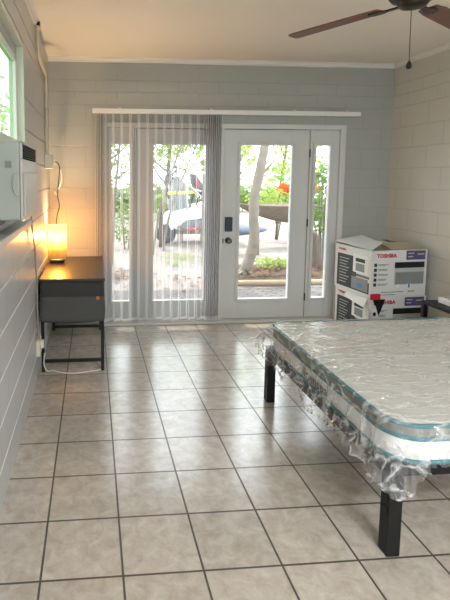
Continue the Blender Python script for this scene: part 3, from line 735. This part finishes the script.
leafG = leaf_mat('leaf_bright_green', lin(140, 164, 90), lin(104, 134, 72)); leafY = leaf_mat('leaf_yellow_green', lin(168, 184, 96), lin(132, 156, 80))
leafD = leaf_mat('leaf_mid_green', lin(96, 124, 72), lin(126, 150, 92)); leafO = leaf_mat('leaf_orange', lin(226, 112, 50), lin(206, 78, 46)); leafB = leaf_mat('leaf_dry_brown', lin(104, 76, 60), lin(158, 128, 104))
barkM = mat('pale_bark', lin(118, 110, 98), .9, nz=.25, nscale=10, bump=.7, bscale=26); barkD = mat('dark_bark', lin(104, 92, 82), .9, nz=.3, nscale=12, bump=.7, bscale=26)
def leaves(center, rad, n, size, m, name='foliage', parent=None, seed=1, flat=False, clump=0):
    R = random.Random(seed); b = BM(); cs = [Vector((R.gauss(0, .55), R.gauss(0, .55), R.gauss(0, .55))) for _ in range(clump)] if clump else None
    for _ in range(n):
        if cs: p = R.choice(cs)+Vector((R.gauss(0, .16), R.gauss(0, .16), R.gauss(0, .16)))
        else:
            p = Vector((R.uniform(-1, 1), R.uniform(-1, 1), R.uniform(-1, 1)))
            if p.length > 1: p = p.normalized()*R.uniform(.4, 1)
        c = Vector(center)+Vector((p.x*rad[0], p.y*rad[1], p.z*rad[2]))
        s = size*R.uniform(.6, 1.3)
        if flat: Rm = Matrix.Rotation(R.uniform(0, 6.3), 3, 'Z') @ Matrix.Rotation(R.uniform(-.5, .5), 3, 'X'); c.z = center[2]+R.uniform(0, rad[2])
        else: Rm = Matrix.Rotation(R.uniform(0, 6.3), 3, 'Z') @ Matrix.Rotation(R.uniform(-1.4, 1.4), 3, 'X') @ Matrix.Rotation(R.uniform(0, 6), 3, 'Y')
        q = [(-.5, 0, 0), (-.1, -.22, .05), (.5, 0, 0), (-.1, .22, .05)]
        v = [b.verts.new(c+Rm @ (Vector(k)*s)) for k in q]; b.faces.new((v[0], v[1], v[2])); b.faces.new((v[0], v[2], v[3]))
    return obj(name, b, m, parent)
def trunk(path, rs, m, parent, name='trunk', seg=10):
    P = smooth_path(path, 6); n = len(P)
    r = [rs[0]+(rs[1]-rs[0])*(i/(n-1)) for i in range(n)]
    b = tube(BM(), P, .1, seg, rs=r)
    for v in b.verts:
        v.co += Vector((noise.noise(v.co*9), noise.noise(v.co*9+Vector((5, 0, 0))), 0))*.012
    return obj(name, b, m, parent, smooth=True)

t1 = thing('tree', 'pale leaning tree trunk seen through the right door, rooted in mulch', 'tree')
trunk([(2.84, 2.78, -.12), (2.93, 2.72, -.02), (3.03, 2.7, .30), (3.075, 2.7, .55), (3.05, 2.7, .85), (3.055, 2.7, 1.2), (3.105, 2.7, 1.5), (3.19, 2.7, 1.97), (3.32, 2.75, 2.7), (3.5, 2.8, 3.6)], (.10, .066), barkM, t1)
for p in ([(3.13, 2.7, 1.55), (3.3, 2.75, 1.7), (3.42, 2.8, 1.8)], [(3.25, 2.72, 2.3), (2.9, 3.0, 2.8), (2.6, 3.2, 3.3)], [(2.93, 2.7, .0), (2.80, 2.62, -.05), (2.7, 2.55, -.13)], [(2.93, 2.7, .02), (3.02, 2.6, -.06), (3.12, 2.55, -.13)]):
    trunk(p, (.028, .012), barkM, t1, 'branch', 7)
o = leaves((2.95, 3.3, 2.25), (.75, .6, .65), 520, .085, leafY, parent=t1, seed=4, clump=12); o['kind'] = 'stuff'
based(t1, (2.9, 2.72, -.12))

def tree(label, base, height, lean, rt, nleaf, lr, lm, seed, crown_z=None, ls=.16, bark=None, group='trees in the bright yard', forks=3):
    R = random.Random(seed); r = thing('tree', label, 'tree', group); x, y = base; bark = bark or barkD
    top = (x+lean, y, GZ+height)
    trunk([(x, y, GZ-.03), (x+lean*.2, y, GZ+height*.35), (x+lean*.6, y, GZ+height*.7), top], (rt, rt*.5), bark, r)
    for k in range(forks):
        h = height*(.4+.15*k); a = R.uniform(0, 6.3); l = height*.35
        s = Vector((x+lean*h/height, y, GZ+h)); trunk([s, s+Vector((cos(a)*l*.4, sin(a)*l*.3, l*.3)), s+Vector((cos(a)*l*.8, sin(a)*l*.6, l*.8))], (rt*.5, rt*.2), bark, r, 'branch', 6)
    cz = crown_z if crown_z is not None else GZ+height
    o = leaves((x+lean, y, cz), lr, nleaf, ls, lm, parent=r, seed=seed, clump=16); o['kind'] = 'stuff'
    based(r, (x, y, GZ)); return r
# (label, base, height, lean, trunk r, leaves, crown radii, material, seed, crown z)
tree('slim forked tree seen through the narrow left sidelight', (.78, 4.0), 2.3, .16, .035, 500, (.7, .5, .7), leafG, 11, 2.6, .09, group=None)
tree('thin leaning sapling seen through the left door glass in front of the watercraft', (1.72, 5.2), 2.6, .7, .03, 500, (1.1, .7, .6), leafY, 12, 2.55, .12, barkM, None)
tree('second thin sapling arching over the watercraft behind the blind', (2.0, 5.6), 2.4, .75, .028, 420, (.9, .7, .5), leafG, 13, 2.5, .12, barkM, None)
tree('leafy yellow green tree far behind the orange shrub', (7.0, 11.5), 3.2, .3, .09, 900, (2.6, 1.5, 1.5), leafY, 14, 2.9, .26)
tree('leafy green tree standing behind the leaning trunk', (5.0, 11.0), 3.4, -.2, .09, 800, (1.6, 1.2, 1.3), leafG, 15, 2.7, .24)
tree('leafy bright tree far behind the watercraft', (3.2, 13.0), 3.3, .2, .1, 900, (2.6, 1.5, 1.3), leafY, 16, 2.9, .26)
tree('mid green tree far behind the narrow left sidelight', (.9, 12.0), 3.2, .2, .1, 700, (1.5, 1.3, 1.3), leafG, 17, 2.3, .24)

def bush(name, label, c, rad, n, size, m, seed, cat='shrub', group=None, stems=6):
    r = thing(name, label, cat, group); R = random.Random(seed)
    for k in range(stems):
        a = R.uniform(0, 6.3); trunk([(c[0]+.05*cos(a), c[1]+.05*sin(a), GZ-.03), (c[0]+rad[0]*.3*cos(a), c[1]+rad[1]*.3*sin(a), c[2]), (c[0]+rad[0]*.6*cos(a), c[1]+rad[1]*.6*sin(a), c[2]+rad[2]*.5)], (.016, .006), barkD, r, 'stem', 5)
    o = leaves(c, rad, n, size, m, parent=r, seed=seed); o['kind'] = 'stuff'; based(r, (c[0], c[1], GZ)); return r
bush('shrub', 'orange and red leafed shrub seen at the right edge of the right door glass', (5.95, 7.6, 1.22), (.62, .4, .16), 320, .20, leafO, 21)
bush('shrub', 'yellow green shrub below the orange leafed shrub', (5.3, 7.4, .95), (.9, .4, .26), 420, .14, leafY, 22)
bush('shrub', 'low green shrub at the foot of the slim tree behind the left sidelight', (1.2, 5.9, .45), (.35, .3, .5), 420, .10, leafG, 23)
bush('shrub', 'round yellow green shrub left of the white watercraft', (2.02, 6.2, .92), (.18, .18, .24), 200, .09, leafY, 24)
bush('low_plant', 'low bright green ground plant growing in the mulch right of the leaning trunk', (3.62, 3.25, .02), (.36, .26, .10), 230, .075, leafY, 25, 'plant', stems=4)
bush('fern', 'tall feathery green plant behind the narrow right sidelight', (4.36, 3.0, 1.2), (.34, .3, .8), 520, .12, leafD, 26, 'plant')
t2 = thing('palm_trunk', 'brown fibrous palm trunk stump seen low in the narrow right sidelight', 'tree')
trunk([(4.45, 3.3, -.12), (4.42, 3.3, .2), (4.36, 3.3, .55)], (.10, .07), barkD, t2); based(t2, (4.45, 3.3, -.12))
tag(obj('teal_bin', lathe(BM(), [(0, 0), (.22, 0), (.25, .30), (.27, .31), (.27, .34), (0, .34)], (5.45, 5.2, GZ), 24), mat('teal_plastic', lin(96, 140, 134), .5)), 'pale teal bin standing behind the palm trunk', 'bin')

# mulch, litter
mul = BM(); V = []
for i in range(61):
    V.append([])
    for j in range(31):
        x = 2.6+2.6*i/60; y = 2.02+1.9*j/30; e = min(1, i/4, (60-i)/4, j/3, (30-j)/5)
        V[-1].append(mul.verts.new((x, y, GZ-.03+e*(.045+.03*noise.noise(Vector((x*7, y*7, 1)))))))
for i in range(60):
    for j in range(30): mul.faces.new((V[i][j], V[i+1][j], V[i+1][j+1], V[i][j+1]))
struct(obj('mulch_bed', mul, mat('mulch', lin(78, 71, 64), .95, nz=.45, nscale=24, bump=.8, bscale=50), smooth=True))
tag(leaves((3.6, 2.85, GZ+.02), (1.3, .85, .05), 700, .09, leafB, 'leaf_litter', seed=31, flat=True), 'dry brown leaf litter scattered over the mulch bed beyond the log', 'leaves', kind='stuff')
tag(leaves((1.5, 2.3, GZ+.003), (1.0, .8, .02), 130, .085, leafB, 'leaf_litter', seed=32, flat=True), 'dry fallen leaves on the pale ground outside the left door', 'leaves', kind='stuff')
tag(leaves((2.15, 4.3, GZ+.01), (.5, .9, .05), 60, .14, leafY, 'leaf_litter', seed=33, flat=True), 'fallen yellow green leaves on the ground before the watercraft', 'leaves', kind='stuff')
tag(leaves((.75, 3.0, GZ+.003), (.35, .7, .03), 120, .10, leafB, 'leaf_litter', seed=34, flat=True), 'dark dry leaves on the ground outside the left sidelight', 'leaves', kind='stuff')

# hammock
hm = thing('hammock', 'brown netted hammock slung low across the yard behind the leaning trunk', 'hammock')
b = BM(); V = []
for i in range(33):
    u = i/32; V.append([])
    for j in range(9):
        v = j/8; x = 3.7+3.3*u; w_ = .55*sin(pi*u)**.7
        z = .95-.55*sin(pi*u)**.8*(.6+.4*sin(pi*v))+.1*u
        V[-1].append(b.verts.new((x, 6.0+(v-.5)*2*w_, z+.22*abs(v-.5)*2*sin(pi*u))))
for i in range(32):
    for j in range(8): b.faces.new((V[i][j], V[i+1][j], V[i+1][j+1], V[i][j+1]))
obj('net', b, mat('hammock_net', lin(112, 100, 88), .9, nz=.55, nscale=9), hm, smooth=True)
for x, d in ((3.7, -.7), (7.0, 1.0)): obj('rope', tube(BM(), [(x, 6, .95 if d < 0 else 1.05), (x+d, 6, 1.5)], .012, 6), barkM, hm)
for x in (3.0, 8.0): obj('post', tube(BM(), [(x, 6, GZ-.05), (x, 6, 1.6)], .04, 8), barkM, hm)
based(hm, (5.5, 6, GZ))

# kayak-like pointed board
ky = BM(); rings = []
for i in range(25):
    u = i/24; x = 2.85+1.32*u; w_ = .22*min(1, (1-u)**.55*1.3)*min(1, (u*8+.15)); h_ = .13*min(1, (1-u)**.5*1.5)
    rings.append([ky.verts.new((x, 5.0+w_*cos(2*pi*k/14), .42+h_*sin(2*pi*k/14))) for k in range(14)])
for A, B in zip(rings, rings[1:]):
    for k in range(14): ky.faces.new((A[k], A[(k+1) % 14], B[(k+1) % 14], B[k]))
ky.faces.new(rings[0]); ky.faces.new(rings[-1][::-1])
kr = thing('kayak', 'blue grey pointed kayak resting behind the leaning tree trunk', 'kayak')
obj('hull', ky, mat('kayak_grey', lin(92, 102, 120), .4), kr, smooth=True)
b = BM(); 
for x in (3.3, 3.9): box(b, x, x+.04, 4.85, 5.15, GZ-.03, .30)
obj('support', b, barkD, kr); based(kr, (3.7, 5, GZ))

# white watercraft on trailer
wc = thing('watercraft', 'white watercraft with grey lower hull and red lights parked outside the left door', 'boat')
YB = 6.5
def hull(poly, y0, y1, m, name, bev=.04, parent=wc, label=None): return obj(name, prism(BM(), poly, y0, y1), m, parent, bevel=bev, label=label)
hull([(2.27, .52), (2.3, .62), (2.5, .70), (3.0, .84), (3.4, .92), (4.0, .95), (4.1, .7), (3.6, .62), (3.0, .50), (2.7, .46), (2.45, .30), (2.33, .22), (2.28, .30)], YB, YB+.9, mat('gelcoat_white', lin(236, 236, 234), .25), 'hull')
hull([(2.5, .44), (3.0, .49), (3.6, .61), (4.05, .69), (4.0, .42), (3.4, .32), (2.6, .26)], YB+.02, YB+.86, mat('hull_grey', lin(126, 130, 134), .4), 'lower_hull', .03)
b = BM(); lathe(b, [(0, -.09), (.15, -.09), (.22, -.075), (.245, 0), (.22, .075), (.15, .09), (0, .09)], (2.22, YB+.1, .145), 28, Matrix.Rotation(pi/2, 3, 'X')); obj('tyre', b, mat('tyre_rubber', lin(44, 46, 50), .8), wc, smooth=True)
hull([(2.30, .86), (2.34, 1.5), (2.60, 1.58), (2.74, 1.3), (2.78, .70), (2.4, .62)], YB+.3, YB+.6, mat('engine_cover', lin(140, 146, 152), .4), 'engine_cover', .05)
hull([(2.85, 1.62), (2.98, 1.6), (3.35, 1.05), (3.2, .98), (2.95, 1.2)], YB+.2, YB+.5, mat('seat_dark', lin(92, 94, 102), .5), 'seat', .03)
hull([(2.93, 1.5), (3.0, 1.48), (3.03, 1.26), (2.97, 1.28)], YB+.17, YB+.21, pr_red, 'red_trim', .01)
hull([(2.25, 1.1), (2.95, 1.13), (2.95, 1.2), (2.25, 1.17)], YB+.02, YB+.1, mat('yellow_strap', lin(226, 206, 60), .6), 'yellow_strap', .01)
hull([(3.05, 1.0), (3.25, .88), (3.28, .95), (3.1, 1.08)], YB-.02, YB+.08, pr_red, 'red_trim', .01)
b = BM(); lathe(b, [(0, -.03), (.045, -.03), (.06, 0), (.045, .03), (0, .03)], (2.82, YB-.03, .27), 20, Matrix.Rotation(pi/2, 3, 'X')); lathe(b, [(0, -.03), (.04, -.03), (.05, 0), (.04, .03), (0, .03)], (2.99, YB-.03, .28), 20, Matrix.Rotation(pi/2, 3, 'X'))
obj('tail_light', b, mat('lamp_red', lin(214, 40, 52), .3), wc, smooth=True)
strut_dark = mat('dark_strut_metal', lin(70, 74, 82), .5)
tubeM = mat('aluminium_tube', lin(206, 208, 212), .3, .4)
for P in ([(2.72, YB, .7), (2.70, YB, 1.2), (2.73, YB, 2.25)], [(2.55, YB, 1.6), (2.75, YB, 1.35), (3.4, YB, .72)], [(2.85, YB+.1, 1.25), (3.3, YB+.1, 1.12)], [(2.6, YB, 2.1), (2.4, YB, 1.5)]):
    obj('rail', tube(BM(), P, .022, 8), tubeM, wc, smooth=True)
for k, P in enumerate(([(2.35, YB+.15, 1.55), (2.5, YB+.15, 1.75), (2.75, YB+.15, 1.7)], [(2.3, YB+.2, 1.0), (2.2, YB+.2, 1.5), (2.35, YB+.2, 1.7)], [(2.78, YB+.1, .75), (2.92, YB+.1, 1.2), (2.8, YB+.1, 1.5)], [(2.95, YB+.1, .85), (3.1, YB+.1, 1.2), (3.35, YB+.1, 1.3)], [(2.2, YB+.3, 1.5), (2.3, YB+.3, 1.62), (2.42, YB+.3, 1.5), (2.32, YB+.3, 1.38), (2.2, YB+.3, 1.5)])):
    obj('dark_strut', tube(BM(), P, .028, 7), strut_dark, wc, smooth=True)
b = BM(); box(b, 2.3, 3.9, YB+.2, YB+.26, .12, .2); box(b, 2.3, 3.9, YB+.6, YB+.66, .12, .2)
for x in (2.6, 3.2, 3.8): box(b, x, x+.06, YB+.2, YB+.66, -.12, .28)
obj('trailer_frame', b, chrome, wc)
based(wc, (3.1, YB+.45, GZ))

# hedges beyond the left window and at the end of the yard
def hedge(label, c, rad, n, size, m, seed): 
    r = thing('hedge', label, 'hedge'); o = leaves(c, rad, n, size, m, parent=r, seed=seed); o['kind'] = 'stuff'
    for k in range(5): trunk([(c[0]+rad[0]*(k-2)*.4, c[1]+rad[1]*(k-2)*.4*(1 if rad[1] > rad[0] else 0), GZ-.05), (c[0]+rad[0]*(k-2)*.4, c[1]+rad[1]*(k-2)*.4*(1 if rad[1] > rad[0] else 0), c[2])], (.04, .02), barkD, r, 'stem', 6)
    based(r, (c[0], c[1], GZ))
hedge('pale green hedge beyond the left window', (-1.9, 4.6, 1.7), (1.3, 1.8, 2.3), 900, .18, leaf_mat('leaf_pale_green', lin(172, 190, 140), lin(204, 216, 176)), 41)
hedge('clipped green hedge at the far end of the yard', (5.0, 17.5, .55), (8.5, .7, .7), 2600, .35, leafG, 42)

# ------------------------------------------------------------------ light
W = bpy.data.worlds.new('sky'); S.world = W; W.use_nodes = True
bg = W.node_tree.nodes['Background']; bg.inputs[0].default_value = (.88, .95, 1, 1); bg.inputs[1].default_value = 5.2
def portal(name, loc, rot, sx, sy):
    l = bpy.data.lights.new(name, 'AREA'); l.shape = 'RECTANGLE'; l.size = sx; l.size_y = sy; l.cycles.is_portal = True
    o = bpy.data.objects.new(name, l); COL.objects.link(o); o.location = loc; o.rotation_euler = rot
portal('door_portal', (1.8, .22, 1.03), (radians(-90), 0, 0), 2.5, 2.0)
portal('window_portal', (-.22, (WY0+WY1)/2, 1.8), (0, radians(-90), 0), 1.1, 1.8)
portal('side_window_portal', (-.22, -5.8, 1.8), (0, radians(-90), 0), 1.1, 1.6)
portal('rear_window_portal', (1.8, YN-.22, 1.55), (radians(90), 0, 0), 2.4, 1.3)
sun = bpy.data.lights.new('sun', 'SUN'); sun.energy = 4.5; sun.angle = .01; sun.color = (1, .95, .86)
so = bpy.data.objects.new('sun', sun); COL.objects.link(so); so.rotation_euler = (radians(-27), radians(-6), 0)
pl = bpy.data.lights.new('lamp_bulb_light', 'POINT'); pl.energy = 46; pl.color = (1, .64, .30); pl.shadow_soft_size = .035
po = bpy.data.objects.new('lamp_bulb_light', pl); COL.objects.link(po); po.location = (LX, LY, .99)

for i, (x, y) in enumerate(((1.8, -5.5), (1.0, -6.5))):  # added fill fixtures, out of view, that brighten the room
    cl = thing('ceiling_light', ['round white flush ceiling light behind the viewpoint, nearer the fan', 'round white flush ceiling light at the rear of the room'][i], 'light', 'ceiling lights')
    obj('base', lathe(BM(), [(0, 0), (.19, 0), (.19, -.02), (0, -.02)], (x, y, H-.001), 32), trimM, cl)
    obj('diffuser', lathe(BM(), [(0, -.021), (.17, -.021), (.16, -.05), (.1, -.075), (0, -.085)], (x, y, H-.001), 32), emit_mat('diffuser_glow', (1, .96, .9, 1), 6), cl, smooth=True)
    based(cl, (x, y, H-.09))
    al = bpy.data.lights.new('ceiling_light_lamp', 'AREA'); al.shape = 'DISK'; al.size = .36; al.energy = 80; al.color = (.97, .98, 1)
    ao = bpy.data.objects.new('ceiling_light_lamp', al); COL.objects.link(ao); ao.location = (x, y, H-.1)

# ------------------------------------------------------------------ camera
f, yaw, pit, rol = 473.262, radians(4.708), radians(5.646), radians(.13)
fw = Vector((sin(yaw)*cos(pit), cos(yaw)*cos(pit), -sin(pit))); rt = Vector((cos(yaw), -sin(yaw), 0)); upv = rt.cross(fw)
r2 = rt*cos(rol)+upv*sin(rol); u2 = -rt*sin(rol)+upv*cos(rol)
cam = bpy.data.cameras.new('camera'); co = bpy.data.objects.new('camera', cam); COL.objects.link(co)
cam.sensor_fit = 'HORIZONTAL'; cam.sensor_width = 36; cam.lens = f/450*36
cam.shift_x = (225-131.349)/450; cam.shift_y = (223.977-300)/450
Mc = Matrix((r2, u2, -fw)).transposed().to_4x4(); Mc.translation = Vector((.426, -4.818, 1.525)); co.matrix_world = Mc
cam.clip_start = .05; S.camera = co
S.view_settings.view_transform = 'Standard'; S.view_settings.look = 'None'; S.view_settings.gamma = 1; S.view_settings.use_curve_mapping = False
S.view_settings.exposure = 0.13
